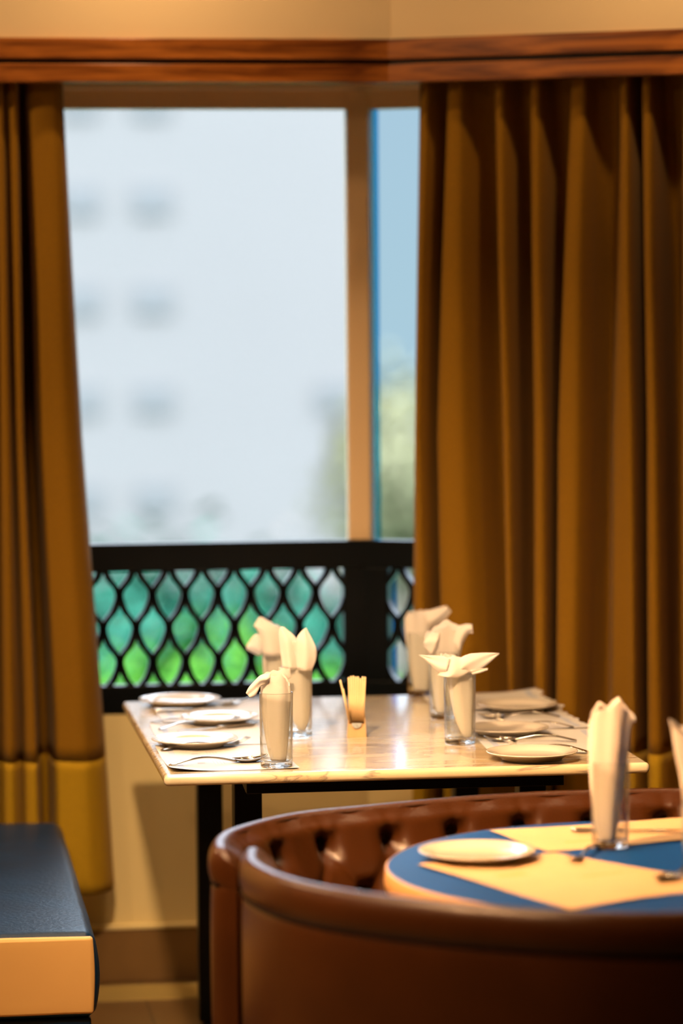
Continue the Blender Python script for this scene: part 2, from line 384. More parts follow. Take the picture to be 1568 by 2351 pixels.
# ================================================================== OUTSIDE
b = MB(); b.box((-150, 12, -9.2), (250, 300, -9)); struct(b.build('ground', 'asphalt'))
def apt():
    Y = 98.; xr = on_y(832, 700, Y).x; x0 = -16
    root = empty('apartment_building', (0, Y, -9), 0, 'large pale apartment block with small windows, seen blurred through the large window', 'building')
    off = Vector((0, Y, -9))
    def bld(b, n, m, p=root):
        o = b.build(n, m, p, origin=off); o.location = (0, 0, 0); return o
    b = MB(); b.box((x0, Y, -9), (xr, Y+12, 18)); bld(b, 'wall', 'facade')
    b = MB(); b.box((x0-.3, Y-.4, 18), (xr+.3, Y+12.3, 18.6)); bld(b, 'roof_slab', 'facade')
    for r in range(9):
        zz = on_y(350, 460+228*(r-2), Y).z
        if not -8 < zz < 17: continue
        for cx in (-110, 50, 185, 350) + ((765,) if r == 4 else ()):
            c = on_y(cx, 690, Y).x; ww = .55 if cx != 725 else .4
            
            f = MB(); f.box((c-ww, Y-.12, zz-.42), (c+ww, Y+.05, zz+.42)); fo = bld(f, 'window', 'facade_glass')
apt()
def low_building():
    Y = 75.; x0 = on_y(852, 700, Y+10.2).x+.2; x1 = x0+14
    zt = on_y(900, 1040, Y).z
    root = empty('low_building', (x0, Y, -9), 0, 'low grey beige building beyond the narrow window', 'building')
    b = MB(); b.box((x0, Y, -9), (x1, Y+10, zt)); o = b.build('wall', 'facade_grey', root, origin=(x0, Y, -9)); o.location = (0, 0, 0)
    b = MB(); b.box((x0-.2, Y-.2, zt), (x1+.2, Y+10.2, zt+.3)); o = b.build('roof_slab', 'facade_grey', root, origin=(x0, Y, -9)); o.location = (0, 0, 0)
low_building()
def tree(px, pytop, Y, rad, m, label, tall=1.0, seed=1):
    rnd = random.Random(seed)
    top = on_y(px, pytop, Y); cz = top.z-rad*tall
    root = empty('leafy_tree', (top.x, Y, -9), 0, label, 'tree', 'trees below the window')
    b = MB(); b.tube([(0, 0, 0), (.1, 0, (cz+9)*.5), (0, .1, cz+9+rad*.3)], [.3*rad/2, .22*rad/2, .08*rad/2], 10); b.build('trunk', 'bark', root, smooth=True)
    b = MB()
    for k in range(2600):
        u = rnd.random()*2*PI; v = math.acos(2*rnd.random()-1); d = Vector((math.sin(v)*math.cos(u), math.sin(v)*math.sin(u), math.cos(v)))
        lump = .86+.24*noise.noise(d*2.3+Vector((seed, 0, 0)))
        p = d*rad*lump*(rnd.random()**.35); p.z *= tall; p.z += cz+9
        s = rad*(.05+.05*rnd.random()); t = Vector((rnd.gauss(0, 1), rnd.gauss(0, 1), rnd.gauss(0, 1))).normalized(); q = t.cross(d+Vector((.01, .3, .2))).normalized(); t = q.cross(d).normalized()
        t = (t+d*rnd.uniform(-.6, .6)).normalized()
        b.add([p-q*s*.5, p+t*s*.8, p+q*s*.5, p-t*s*1.2], [(0, 1, 2, 3)])
    b.build('crown', m, root)
tree(275, 1168, 52, 2.8, 'leaf_teal', 'teal green tree at left behind the lattice, its tip just above the rail', 1.2, 1)
tree(498, 1172, 46, 2.6, 'leaf_teal', 'green tree in the middle of the large window, tallest of the near trees', 1.3, 2)
tree(400, 1262, 32.5, 1.7, 'leaf_teal', 'bluish green tree behind the centre left of the lattice', 1.0, 3)
tree(330, 1440, 26, 1.2, 'leaf_bright', 'bright yellow green tree low at left behind the lattice', 1.0, 4)
tree(520, 1375, 23, 1.1, 'leaf_bright', 'fresh green tree low behind the middle of the lattice', 1.1, 5)
tree(610, 1255, 41, 2, 'leaf_teal', 'teal tree behind the upright napkins at the middle of the lattice', 1.1, 6)
tree(760, 1440, 29, 1.4, 'leaf_bright', 'bright green tree low behind the right end of the lattice', 1.1, 7)
tree(690, 1345, 58, 2.6, 'leaf_teal', 'pale teal tree behind the right half of the lattice', 1.1, 8)
tree(230, 1245, 36.5, 1.8, 'leaf_teal', 'teal tree half hidden by the left curtain behind the lattice', 1.1, 10)
tree(925, 790, 70, 2.3, 'leaf_olive', 'olive tree seen through the narrow window', 1.35, 9)

# ================================================================== CURTAINS
def curtain(name, p0, nrm, ctrl, ys, ztop, zhem, zband, label, neg, N=420, NR=44):
    """ctrl: list of (px at each height ..., depth offset)"""
    p0 = Vector(p0); n = Vector(nrm).normalized()
    npt = len(ctrl)
    zs = [on_pl(ctrl[npt//2][i], y, p0, n).z for i, y in enumerate(ys)]
    base = [[on_pl(c[i], ys[i], p0, n) for c in ctrl] for i in range(len(ys))]
    def row(z):
        # interpolate along heights
        i = 0
        while i < len(zs)-2 and z < zs[i+1]: i += 1
        t = (zs[i]-z)/(zs[i]-zs[i+1])
        t = min(max(t, -.15), 1.3)
        pts = []
        for j in range(npt):
            a = base[i][j]; c = base[i+1][j]; p = a.lerp(c, t); pts.append((p.x, p.y, ctrl[j][-1]))
        out = []
        damp = .55+.45*min(1, (ztop-z)/.5)
        for k in range(N+1):
            q = crom(pts, k/N); o = q[2]*damp*(neg if q[2] < 0 else 1.15) + .004*noise.noise(Vector((k*.03, z*1.3, 0)))
            out.append(Vector((q[0], q[1], z)) - n*o)
        return out
    def sheet(za, zb, nr): return [row(lerp(za, zb, i/nr)) for i in range(nr+1)]
    root = empty(name, tuple(Vector((base[-1][npt//2].x, base[-1][npt//2].y, zhem))), 0, label, 'curtain', 'floor length brown curtains at the windows')
    off = root.location.copy()
    b = MB(); b.grid(sheet(ztop, zband, NR)); o = b.build('curtain_cloth', 'curtain_brown', root, smooth=True, solid=.003, origin=off); o.location = (0, 0, 0)
    b = MB(); b.grid(sheet(zband, zhem, 14)); o = b.build('hem_band', 'curtain_gold', root, smooth=True, solid=.003, origin=off); o.location = (0, 0, 0); o['label'] = 'lighter gold band along the hem'
    return root
LC = [(-190,-180,-175,-170,.04),(-150,-140,-130,-130,-.05),(-110,-100,-90,-85,.04),(-70,-60,-50,-50,.05),(-50,-35,-30,-30,-.05),(-15,-15,-10,-10,-.02),
      (0,12,20,25,.045),(8,25,38,42,.025),(13,30,48,52,.0),(20,36,58,65,.03),(36,50,78,90,.045),(46,58,88,102,-.05),(60,82,114,122,-.06),(68,92,126,132,.02),
      (92,122,155,165,.045),(118,150,188,200,.052),(135,172,210,228,.035),(144,183,226,250,.008),(147,190,238,264,-.035)]
CY = 8.30
curtain('long_curtain', (0, CY, 0), (0, 1, 0), LC, (250, 1000, 1640, 2040), on_y(70, 150, CY).z, on_y(200, 2045, CY).z, on_y(200, 1742, CY).z,
        'brown floor length curtain left of the large window, behind the black bench', 1.85)
nR = Vector((-math.sin(ANG), math.cos(ANG), 0))
RC0 = Vector((CX, WY, 0)) - nR*.113
RC = [(964,956,950,-.050),(957,949,943,-.028),(972,960,957,.02),(988,975,985,.03),(1005,998,1003,-.045),(1022,1006,1016,-.045),(1036,1016,1028,.03),(1064,1070,1090,.04),(1085,1105,1130,-.012),
      (1110,1125,1150,-.043),(1135,1150,1168,-.043),(1145,1165,1178,.03),(1164,1183,1190,.04),(1182,1199,1203,-.045),(1215,1226,1228,-.045),(1226,1237,1238,.03),(1246,1262,1262,.04),
      (1262,1272,1270,-.045),(1305,1285,1280,-.04),(1318,1292,1288,.03),(1348,1338,1330,.045),(1365,1365,1355,-.015),(1400,1382,1378,-.040),(1425,1402,1398,-.012),
      (1432,1440,1450,.035),(1450,1466,1470,.045),(1458,1476,1480,-.05),(1474,1488,1490,-.05),(1482,1495,1497,.03),(1502,1520,1526,.045),(1516,1535,1540,-.045),(1560,1560,1560,-.032),
      (1580,1578,1578,.03),(1620,1620,1620,.045),(1650,1650,1650,-.045),(1690,1690,1690,.04),(1730,1730,1730,.03),(1760,1760,1760,-.04),(1800,1800,1800,.04)]
curtain('long_curtain', RC0, nR, RC, (250, 1000, 1600), on_pl(1300, 150, RC0, nR).z, on_y(200, 2045, CY).z, on_pl(1500, 1726, RC0, nR).z,
        'wide brown pleated curtain at the right, behind the marble table', 2.0, N=760)

# ================================================================== MARBLE TABLE
TZ = .79
TX0, TX1, TY0, TY1 = .539, 1.590, 6.767, 8.058
tab = empty('dining_table', (1.06, 7.4, 0), 0, 'cream marble topped dining table with a black metal frame, set for six by the window', 'table')
def tb(b, name, m, **k):
    o = b.build(name, m, tab, origin=(1.06, 7.4, 0), **k); o.location = (0, 0, 0); return o
b = MB(); b.box((TX0, TY0, TZ-.024), (TX1, TY1, TZ)); tb(b, 'tabletop', 'marble', bevel=.0105, seg=5)
def foot(px, py): return on_z(px, py, TZ)
# legs
bxl = on_y(565, 1800, TY0+.10).x; bxr = on_y(1293, 1780, TY0+.10).x
b = MB(); b.box((bxl, TY0+.09, TZ-.058), (bxr, TY0+.12, TZ-.0245)); tb(b, 'front_crossbeam', 'black_metal', bevel=.002)
b = MB(); b.box((bxl, TY1-.12, TZ-.058), (bxr, TY1-.09, TZ-.0245)); tb(b, 'rear_crossbeam', 'black_metal', bevel=.002)
for gx in (bxl, bxr-.03):
    for (ya, yb) in ((TY0+.12, TY0+.40), (TY1-.12, TY1-.40)):
        b = MB(); b.add([(gx, ya, TZ-.0245), (gx+.03, ya, TZ-.0245), (gx+.03, ya, TZ-.056), (gx, ya, TZ-.056), (gx, yb, TZ-.0245), (gx+.03, yb, TZ-.0245)],
              [(0, 1, 2, 3), (3, 2, 5, 4), (0, 4, 5, 1), (0, 3, 4), (1, 5, 2)]); tb(b, 'gusset', 'black_metal')
lyf, lyr = TY0+.37, TY1-.16
for ly in (lyf, lyr):
    xl = on_y(567 if ly == lyf else 480, 1850, ly).x; xr_ = on_y(1218 if ly == lyf else 1068, 1820, ly).x
    for lx in (xl, xr_):
        b = MB(); b.box((lx-.031, ly-.031, 0.012), (lx+.031, ly+.031, TZ-.0245)); lg = tb(b, 'leg', 'black_metal', bevel=.003)
        b = MB(); b.lathe([(0, 0), (.02, 0), (.02, .012), (0, .012)], 20, (lx, ly, 0)); f = b.build('leg_foot', 'black_metal', lg, origin=(1.06, 7.4, 0)); f.location = (0, 0, 0)

# ---------- place mats
def placemat(name, cx, cy, sx_, sy_, rz, label, curl=(0, 0, 0, 0), group='printed paper place mats on the marble table', z=TZ, m='paper', stripe='print_grey', seed=0, wrinkle=.0, stripes='LR'):
    """curl: lift at corners (x0y0, x1y0, x1y1, x0y1)"""
    b = MB(); nx, ny = 40, 44
    def H(u, v):
        h = .0008
        for (cu, cv), c in zip(((0, 0), (1, 0), (1, 1), (0, 1)), curl):
            d = math.hypot((u-cu)*1.0, (v-cv)*1.0); h += c*max(0, 1-d/.42)**2
        h += wrinkle*max(0, u-.75)*4*(.5+.5*math.sin(v*23+seed))
        return h
    rows = [[(sx_*(i/nx-.5)+(wrinkle*1.2*math.sin(j*.9+seed) if i == nx else 0), sy_*(j/ny-.5), H(i/nx, j/ny)) for i in range(nx+1)] for j in range(ny+1)]
    o0 = len(b.v)
    for r in rows: b.v += r
    for j in range(ny):
        for i in range(nx):
            b.f.append([j*(nx+1)+i, j*(nx+1)+i+1, (j+1)*(nx+1)+i+1, (j+1)*(nx+1)+i])
            mi = 0
            if 3 <= i <= 4 and 2 <= j < ny-2 and 'L' in stripes: mi = 1
            if nx-5 <= i <= nx-4 and 2 <= j < ny-2 and 'R' in stripes: mi = 1
            b.m.append(mi)
    # small printed emblem and text bars, lying on the sheet
    if m == 'paper':
        import math as _m
        for k in range(2):
            cxx, cyy = (-sx_*.22, -sy_*.18+k*sy_*.36)
            ring = []
            N = 26
            for r_ in (.0105, .0120):
                ring.append([(cxx+r_*math.cos(2*PI*q/N), cyy+r_*1.3*math.sin(2*PI*q/N), .0012) for q in range(N)])
            b.grid(ring, 1, close=True)
            for t_ in (-.6, .6):
                b.box((cxx-.008, cyy-.0008+t_*.004, .0010), (cxx+.008, cyy+.0008+t_*.004, .0013), 1)
            rr = random.Random(seed+k)
            for l in range(4):
                xx = cxx+.028+l*.007
                yy = cyy-.03
                while yy < cyy+.03:
                    wv = rr.uniform(.004, .012); b.box((xx-.0006, yy, .0009), (xx+.0006, yy+wv, .0012), 1); yy += wv+.003
    o = b.build(name, [m, stripe], None, smooth=False)
    o.location = (cx, cy, z); o.rotation_euler = (0, 0, rz)
    return tag(o, label, 'place mat', group)
placemat('placemat', .693, 7.005, .276, .385, .012, 'printed paper place mat at the front left corner of the marble table, under the spoon', (.010, .002, 0, .006), seed=1)
placemat('placemat', .712, 7.405, .286, .385, -.01, 'middle paper place mat on the left side of the marble table', (.003, 0, 0, .003), seed=2)
placemat('placemat', .760, 7.815, .31, .385, .01, 'farthest left place mat on the marble table, under the rear left plate', (.002, 0, 0, .003), seed=3)
placemat('placemat', 1.430, 7.135, .29, .385, -.05, 'printed paper place mat partly under the front right plate', (.001, .002, 0, 0), seed=4, wrinkle=.002)
placemat('placemat', 1.436, 7.53, .29, .385, .02, 'middle paper place mat on the right side of the marble table with a wavy edge', (0, .002, .004, 0), seed=5, wrinkle=.003)
placemat('placemat', 1.440, 7.868, .30, .36, -.015, 'farthest right paper place mat beside the curtain, its edge crumpled', (0, .004, .010, .003), seed=6, wrinkle=.006)

# ---------- plates
def plate(r, name='side_plate'):
    b = MB()
    prof = [(0, .004), (.60*r, .004), (.635*r, .0), (.67*r, .0), (.68*r, .003), (.80*r, .009), (.985*r, .0155), (r, .0170), (.995*r, .0182), (.97*r, .0180), (.80*r, .0135), (.72*r, .0100), (.66*r, .0075), (0, .0070)]
    b.lathe(prof, 80); return b.build(name, 'ceramic', None, smooth=True)
plate0 = plate(.098)
used = [False]
def put_plate(px, py, label, z=TZ, rs=1.0, group='white side plates on the marble table', zo=.0012):
    p = on_z(px, py, z+.017)
    o = plate0 if not used[0] else dup(plate0)
    used[0] = True
    o.location = (p.x, p.y, z+zo); o.scale = (rs, rs, 1)
    return tag(o, label, 'plate', group)
put_plate(447, 1696, 'front white side plate on the left of the marble table, behind the fork', zo=.0016)
put_plate(504, 1645, 'middle white side plate on the left of the marble table', rs=.95, zo=.0016)
put_plate(413, 1604, 'rear left white side plate at the back edge of the marble table', rs=1.03, zo=.0016)
put_plate(1221, 1726, 'white side plate overhanging its mat at the front right of the marble table', rs=1.02, zo=.0022)
put_plate(1163, 1670, 'middle white side plate on the right of the marble table, behind the spoon', zo=.0016)
put_plate(1188, 1616, 'rear right white side plate at the back of the marble table', zo=.0016)

# ---------- cutlery (local: handle end at x=0, runs to +x)
def handle_rows(L, h):
    rows = []
    N = 26
    for i in range(N+1):
        t = i/N; x = L*t
        wd = lerp(.0085, .0028, min(1, t*1.15)**.8) if t < .9 else lerp(.0028, .0045, (t-.9)/.1)
        if t < .04: wd *= math.sqrt(max(.05, t/.04))
        z = h*(math.sin(PI*min(1, t*.98))**1.2)*.9 + .0022
        th = .0012 if t < .3 else .0019
        rows.append((x, wd, z, th))
    return rows
def add_handle(b, L, h):
    rows = []
    for x, wd, z, th in handle_rows(L, h):
        ring = []
        for k in range(10):
            a_ = 2*PI*k/10; ring.append((x, wd*math.cos(a_), z+th*math.sin(a_)))
        rows.append(ring)
    b.grid(rows, close=True, capa=True, capb=True)
def spoon_mesh(L=.205):
    b = MB(); hl = L*.68; add_handle(b, hl, .013)
    rows = []
    bl = L-hl; N = 20; M_ = 14
    top = []; 
    for i in range(N+1):
        t = i/N; x = hl-.004+(bl+.004)*t
        wd = .0205*math.sin(PI*min(.995, .10+.90*t**.85))**.62
        dep = .0085*math.sin(PI*min(1, .05+.92*t))**.8
        zr = .0035+.0085*t**1.6 + .004*(1-t)**3
        rows.append([(x, wd*math.sin(PI*(k/M_-.5)), zr-dep*math.cos(PI*(k/M_-.5))**1.2 if abs(k/M_-.5) < .5 else zr) for k in range(M_+1)])
    b.grid(rows)
    return b
def fork_mesh(L=.195):
    b = MB(); hl = L*.70; add_handle(b, hl, .012)
    def zf(t): return .0052-.0035*math.sin(PI*min(1, t*1.2))+.010*t*t
    rows = []
    hl2 = (L-hl)*.42
    for i in range(9):
        t = i/8; x = hl-.003+(hl2+.003)*t; wd = lerp(.003, .0115, min(1, t*1.3)**.7)
        tt = t*.42
        rows.append([(x, -wd, zf(tt)+.0009), (x, wd, zf(tt)+.0009), (x, wd, zf(tt)-.0009), (x, -wd, zf(tt)-.0009)])
    b.grid(rows, close=True, capa=True, capb=True)
    for k in range(4):
        yc = (k-1.5)*.0060; rows = []
        for i in range(11):
            t = i/10; x = hl+hl2+(L-hl-hl2)*t; tt = .42+.58*t; wd = .0019*(1-.6*t)
            rows.append([(x, yc-wd, zf(tt)+.0008), (x, yc+wd, zf(tt)+.0008), (x, yc+wd, zf(tt)-.0008), (x, yc-wd, zf(tt)-.0008)])
        b.grid(rows, close=True, capa=True, capb=True)
    return b
def knife_mesh(L=.215):
    b = MB(); hl = L*.46; rows = []
    for i in range(13):
        t = i/12; wd = lerp(.0085, .0055, t)*(1 if 0 < i < 12 else .7); th = lerp(.0038, .0028, t)
        rows.append([(hl*t, wd*math.cos(2*PI*k/12), .0045+th*math.sin(2*PI*k/12)) for k in range(12)])
    b.grid(rows, close=True, capa=True, capb=True)
    rows = []
    for i in range(17):
        t = i/16; x = hl+(L-hl)*t; w0 = -.0045; w1 = lerp(.006, .0105, min(1, t*2)); w0 = lerp(w0, w1*.9, max(0, (t-.72)/.28)**2)
        rows.append([(x, w0, .0050), (x, w1, .0047), (x, w1, .0041), (x, w0, .0036)])
    b.grid(rows, close=True, capa=True, capb=True)
    return b
PROT = {}
def cutlery(kind, x, y, rz, label, z=TZ, s=1.0, group='steel cutlery on the marble table', tilt=0):
    if kind not in PROT:
        bb = {'spoon': spoon_mesh, 'fork': fork_mesh, 'knife': knife_mesh}[kind]()
        o = bb.build(kind, 'steel', None, smooth=True, solid=(.0012 if kind == 'spoon' else 0)); PROT[kind] = o
    else:
        o = PROT[kind].copy(); COL.objects.link(o)
    o.location = (x, y, z+.0022); o.scale = (s, s, s); o.rotation_euler = (0, tilt, rz)
    return tag(o, label, kind, group)
def cut_px(kind, a, c, label, z=TZ, L=None, **k):
    p = on_z(*a, z+.003); q = on_z(*c, z+.006); d = q-p
    base = {'spoon': .205, 'fork': .195, 'knife': .215}[kind]
    return cutlery(kind, p.x, p.y, math.atan2(d.y, d.x), label, z, max(.85, min(1.12, d.length/base)), **k)
cut_px('spoon', (388, 1759), (614, 1741), 'large spoon at the front left of the marble table, bowl behind the nearest glass')
cut_px('fork', (369, 1724), (584, 1704), 'fork lying in front of the nearest left plate', )
kp = on_z(582, 1668, TZ); cutlery('knife', kp.x, kp.y, math.radians(206), 'knife with its handle showing right of the nearest left plate', z=TZ+.0)
cut_px('fork', (364, 1676), (570, 1655), 'fork between the two nearer left plates, tines to the right')
cut_px('spoon', (346, 1660), (545, 1661), 'spoon behind the nearest left plate, mostly beneath the middle plate')
cut_px('knife', (352, 1634), (545, 1627), 'knife in front of the rear left plate')
cut_px('spoon', (632, 1606), (500, 1618), 'spoon at the far left corner setting right of the rear plate', group='steel cutlery on the marble table')
cut_px('spoon', (1323, 1701), (1112, 1697), 'shiny spoon lying behind the front right plate')
cut_px('fork', (1356, 1729), (1160, 1712), 'fork passing behind the front right plate, handle end showing on the right')
cut_px('spoon', (1285, 1646), (1096, 1645), 'spoon in front of the rear right plate')
cut_px('fork', (1318, 1671), (1140, 1660), 'fork behind the middle right plate, handle end to the right')

# ---------- drinking glasses and napkins
def glass_obj():
    b = MB(); H = .161
    prof = [(0, 0.0012), (.026, .0008), (.031, 0), (.0335, .0012), (.0345, .004), (.0352, .05), (.0358, .11), (.0362, H-.001), (.0357, H+.0003), (.0350, H-.001), (.0343, .11), (.0336, .05), (.0326, .017), (.030, .0135), (.018, .0125), (0, .0125)]
    b.lathe(prof, 96)
    for i, f in enumerate(b.f):
        zz = sum(b.v[j][2] for j in f)/len(f); b.m[i] = 1 if zz < .017 else 0
    return b.build('drinking_glass', ['thin_glass', 'solid_glass'], None, smooth=True)
glass0 = glass_obj(); gused = [False]
def put_glass(px, py, label, z=TZ, group='tall drinking glasses on the marble table', zo=.0005):
    p = on_z(px, py, z)
    o = glass0 if not gused[0] else dup(glass0)
    gused[0] = True
    o.location = (p.x, p.y, z+zo)
    tag(o, label, 'glass', group); return p

def napkin(base, body, top, petals, label, z=TZ, seed=0, group='paper napkins in the glasses', lift=.0145, dep=.62, shift=0.0, layers=3):
    """base=(px,py) of the glass foot; body rows (py, xl, xr); top silhouette [(px,py)]; petals [(edgeA, edgeB, depth0, depth1)]"""
    p = on_z(*base, z); dist = (p-EYE).dot(FW); s = dist/F_PX
    rt = Vector((R0.x, R0.y, 0)).normalized(); bk = Vector((-rt.y, rt.x, 0))
    def uz(px, py): return (px-base[0])*s, (base[1]-py)*s/math.cos(PITCH+.0)
    rnd = random.Random(seed)
    b = MB(); N = 72
    def topz(u):
        P = [uz(*q) for q in top]; P.sort()
        if u <= P[0][0]: return P[0][1]
        for a_, c_ in zip(P, P[1:]):
            if u <= c_[0]: return lerp(a_[1], c_[1], (u-a_[0])/max(1e-6, c_[0]-a_[0]))
        return P[-1][1]
    rows_in = []
    for py, xl, xr in body:
        ul, zl = uz(xl, py); ur, _ = uz(xr, py); rows_in.append((zl, ul, ur))
    P0 = rows_in[0]
    for lay in range(layers):
        sh = 1-.16*lay; rows = []
        NT = 30
        for i in range(NT+1):
            t = i/NT; zz, ul, ur = crom(rows_in, t); c = (ul+ur)/2; hw = (ur-ul)/2*sh
            ring = []
            for k in range(N):
                a_ = 2*PI*k/N
                ple = 1+ (.05+.05*t)*math.sin(a_*(5+lay)+seed+lay*1.7)*(1-.3*abs(math.cos(a_)))
                cu = c+hw*math.cos(a_)*(1 if abs(math.cos(a_)) > .96 else ple*.98)
                dw = max(hw, .006)*dep*math.sin(a_)*ple
                # squash towards the sides so that the silhouette stays that of a folded sheet
                z_ = zz
                if t > .70:
                    f = (t-.70)/.30; f = f*f*(3-2*f)
                    tz = topz(cu) - (.004*lay) - (.006 if math.sin(a_) < -.1 else 0)*(1+.6*math.sin(a_*3+seed)) + .0015*math.sin(a_*11+seed*2)
                    z_ = lerp(zz, max(tz, rows_in[-1][0]*.0+zz*.0+tz), f)
                v = p + rt*cu + bk*(dw+shift) ; ring.append(Vector((v.x, v.y, z+max(lift, z_))))
            rows.append(ring)
        b.grid(rows, close=True, capa=(lay == 0))
    for (A, B, d0, d1) in petals:
        nA = 16; nB = 12; rows = []
        A2 = [uz(*q) for q in A]; B2 = [uz(*q) for q in B]
        ph = rnd.random()*6
        for i in range(nA+1):
            t = i/nA; a2 = crom(A2, t); b2 = crom(B2, t); ln = math.hypot(a2[0]-b2[0], a2[1]-b2[1])
            r_ = []
            for k in range(nB+1):
                q = k/nB; uu = lerp(a2[0], b2[0], q); z_ = lerp(a2[1], b2[1], q)
                dd = lerp(d0, d1, t) - ln*.28*math.sin(PI*q)*(1-.4*t) + .0018*math.sin(q*9+ph+t*3)
                v = p + rt*uu + bk*dd; r_.append(Vector((v.x, v.y, z+max(z_, lift))))
            rows.append(r_)
        b.grid(rows)
    o = b.build('paper_napkin', 'napkin_paper', None, smooth=True, solid=.0007, origin=(p.x, p.y, z))
    return tag(o, label, 'napkin', group)

G = [
 ('L1', (635, 1761), 'drinking glass nearest the camera at the front left of the marble table'),
 ('L2', (682, 1690), 'drinking glass directly behind the front left one, its right side showing'),
 ('L3', (641, 1632), 'third glass of the left row, hidden behind the two nearer ones'),
 ('R1', (1056, 1707), 'front drinking glass of the right row holding a wide open napkin'),
 ('R2', (1020, 1649), 'middle drinking glass of the right row'),
 ('R3', (967, 1597), 'rearmost drinking glass of the right row by the back edge of the table'),
]
for k, pos, lab in G: put_glass(*pos, lab)
napkin((635, 1761), [(1746, 622, 657), (1700, 611, 662), (1640, 603, 666), (1596, 600, 669), (1575, 600, 667), (1560, 600, 665)],
       [(598, 1556), (610, 1546), (625, 1541), (646, 1541), (656, 1553), (668, 1572)],
       [([(624, 1542), (602, 1546), (588, 1558), (574, 1573), (567, 1586)], [(612, 1568), (600, 1572), (595, 1582), (589, 1592), (577, 1597)], -.02, -.03)],
       'peach paper napkin in the front left glass with a lobe drooping left over the rim', seed=1)
napkin((682, 1690), [(1676, 684, 701), (1650, 672, 710), (1600, 658, 714), (1560, 652, 716), (1530, 651, 717), (1500, 651, 720)],
       [(648, 1470), (660, 1455), (683, 1466), (700, 1462), (722, 1480)],
       [([(684, 1535), (682, 1495), (683, 1464), (692, 1450), (702, 1441)], [(717, 1536), (727, 1512), (728, 1488), (720, 1468), (705, 1440)], -.03, -.012),
        ([(650, 1530), (645, 1490), (641, 1455), (646, 1437)], [(684, 1535), (684, 1500), (682, 1464), (654, 1438)], -.022, -.005),
        ([(644, 1536), (642, 1530), (643, 1524)], [(664, 1552), (670, 1545), (668, 1528)], -.06, -.062)],
       'tall pale napkin rising with two peaks behind the front left glass', seed=2)
napkin((641, 1632), [(1622, 628, 655), (1580, 614, 668), (1545, 606, 670), (1500, 604, 666), (1470, 603, 662), (1455, 602, 660)],
       [(586, 1432), (600, 1416), (620, 1428), (640, 1438), (665, 1450)],
       [([(604, 1500), (600, 1462), (590, 1440), (585, 1434), (597, 1415)], [(655, 1500), (650, 1462), (645, 1442), (626, 1428), (603, 1415)], -.03, -.01),
        ([(605, 1460), (592, 1452), (580, 1461), (568, 1478)], [(604, 1496), (596, 1502), (580, 1494), (568, 1488)], -.02, -.03)],
       'rearmost napkin of the left row, pointed at the top left with a small flap', seed=3)
napkin((1056, 1707), [(1697, 1066, 1082), (1652, 1046, 1085), (1594, 1033, 1088), (1552, 1024, 1089), (1530, 1018, 1088), (1518, 1012, 1080)],
       [(985, 1504), (1005, 1500), (1030, 1503), (1052, 1508), (1060, 1512), (1090, 1530)],
       [([(1020, 1545), (1004, 1538), (988, 1522), (972, 1507), (962, 1501)], [(1034, 1508), (1014, 1502), (998, 1501), (978, 1501), (963, 1500)], -.03, -.02),
        ([(1052, 1532), (1057, 1508), (1076, 1499), (1092, 1497), (1112, 1496), (1146, 1497)], [(1060, 1540), (1078, 1540), (1094, 1536), (1108, 1530), (1124, 1518), (1146, 1499)], -.03, -.02),
        ([(1078, 1533), (1098, 1531), (1120, 1530)], [(1084, 1545), (1102, 1541), (1119, 1535)], -.028, -.03),
        ([(1004, 1545), (1020, 1530), (1028, 1512), (1040, 1502)], [(1050, 1552), (1070, 1545), (1078, 1532), (1062, 1508)], -.034, -.02)],
       'napkin opened wide in the front right glass, two pointed wings left and right', seed=4)
napkin((1020, 1649), [(1638, 1004, 1032), (1600, 996, 1044), (1550, 990, 1050), (1510, 986, 1056), (1480, 980, 1062), (1465, 976, 1063)],
       [(970, 1470), (980, 1455), (1000, 1441), (1018, 1430), (1030, 1423), (1042, 1434), (1062, 1437)],
       [([(1040, 1470), (1050, 1440), (1066, 1431), (1084, 1431)], [(1058, 1495), (1064, 1474), (1076, 1453), (1086, 1453)], -.02, -.02),
        ([(990, 1500), (980, 1488), (972, 1480)], [(1010, 1450), (988, 1452), (975, 1466)], -.03, -.03)],
       'pale bunched napkin in the middle glass of the right row with a ragged top', seed=5)
napkin((967, 1597), [(1588, 952, 985), (1545, 943, 992), (1490, 935, 994), (1450, 931, 992), (1430, 930, 990), (1420, 931, 990)],
       [(929, 1418), (938, 1405), (960, 1403), (985, 1402), (1000, 1396)],
       [([(975, 1403), (996, 1396), (1012, 1392), (1026, 1389)], [(985, 1442), (1004, 1434), (1022, 1420), (1036, 1402)], -.02, -.02)],
       'white napkin in the rearmost right glass leaning right against the curtain', seed=6)

# ---------- holder with sugar sticks
hp = on_z(819, 1690, TZ); hs = (hp-EYE).dot(FW)/F_PX
hold = empty('stick_holder', (hp.x, hp.y, TZ), -YAW, 'small wedge shaped tan holder filled with paper sticks, centre of the marble table', 'holder')
wb, wt, dp, hH = .0215, .0175, .020, .072
b = MB()
b.add([(-wb, -dp, 0), (wb, -dp, 0), (wb, dp, 0), (-wb, dp, 0), (-wt*1.08, -dp*.8, hH*.42), (wt*1.08, -dp*.8, hH*.42), (wt, dp*.9, hH), (-wt, dp*.9, hH)],
      [(0, 1, 5, 4), (1, 2, 6, 5), (2, 3, 7, 6), (3, 0, 4, 7), (0, 3, 2, 1)])
b.build('holder_body', 'holder_wood', hold, solid=.003)
b = MB(); N = 20
b.add([(0, -dp*.99-.0026, .033)]+[(.0115*math.cos(PI+PI*k/N), -dp*.97-.0030, .033+.012*math.sin(PI+PI*k/N)) for k in range(N+1)], [[0, k+1, k+2] for k in range(N)])
b.build('metal_badge', 'silver_badge', hold, solid=.0012)
rnd = random.Random(3)
stick = None
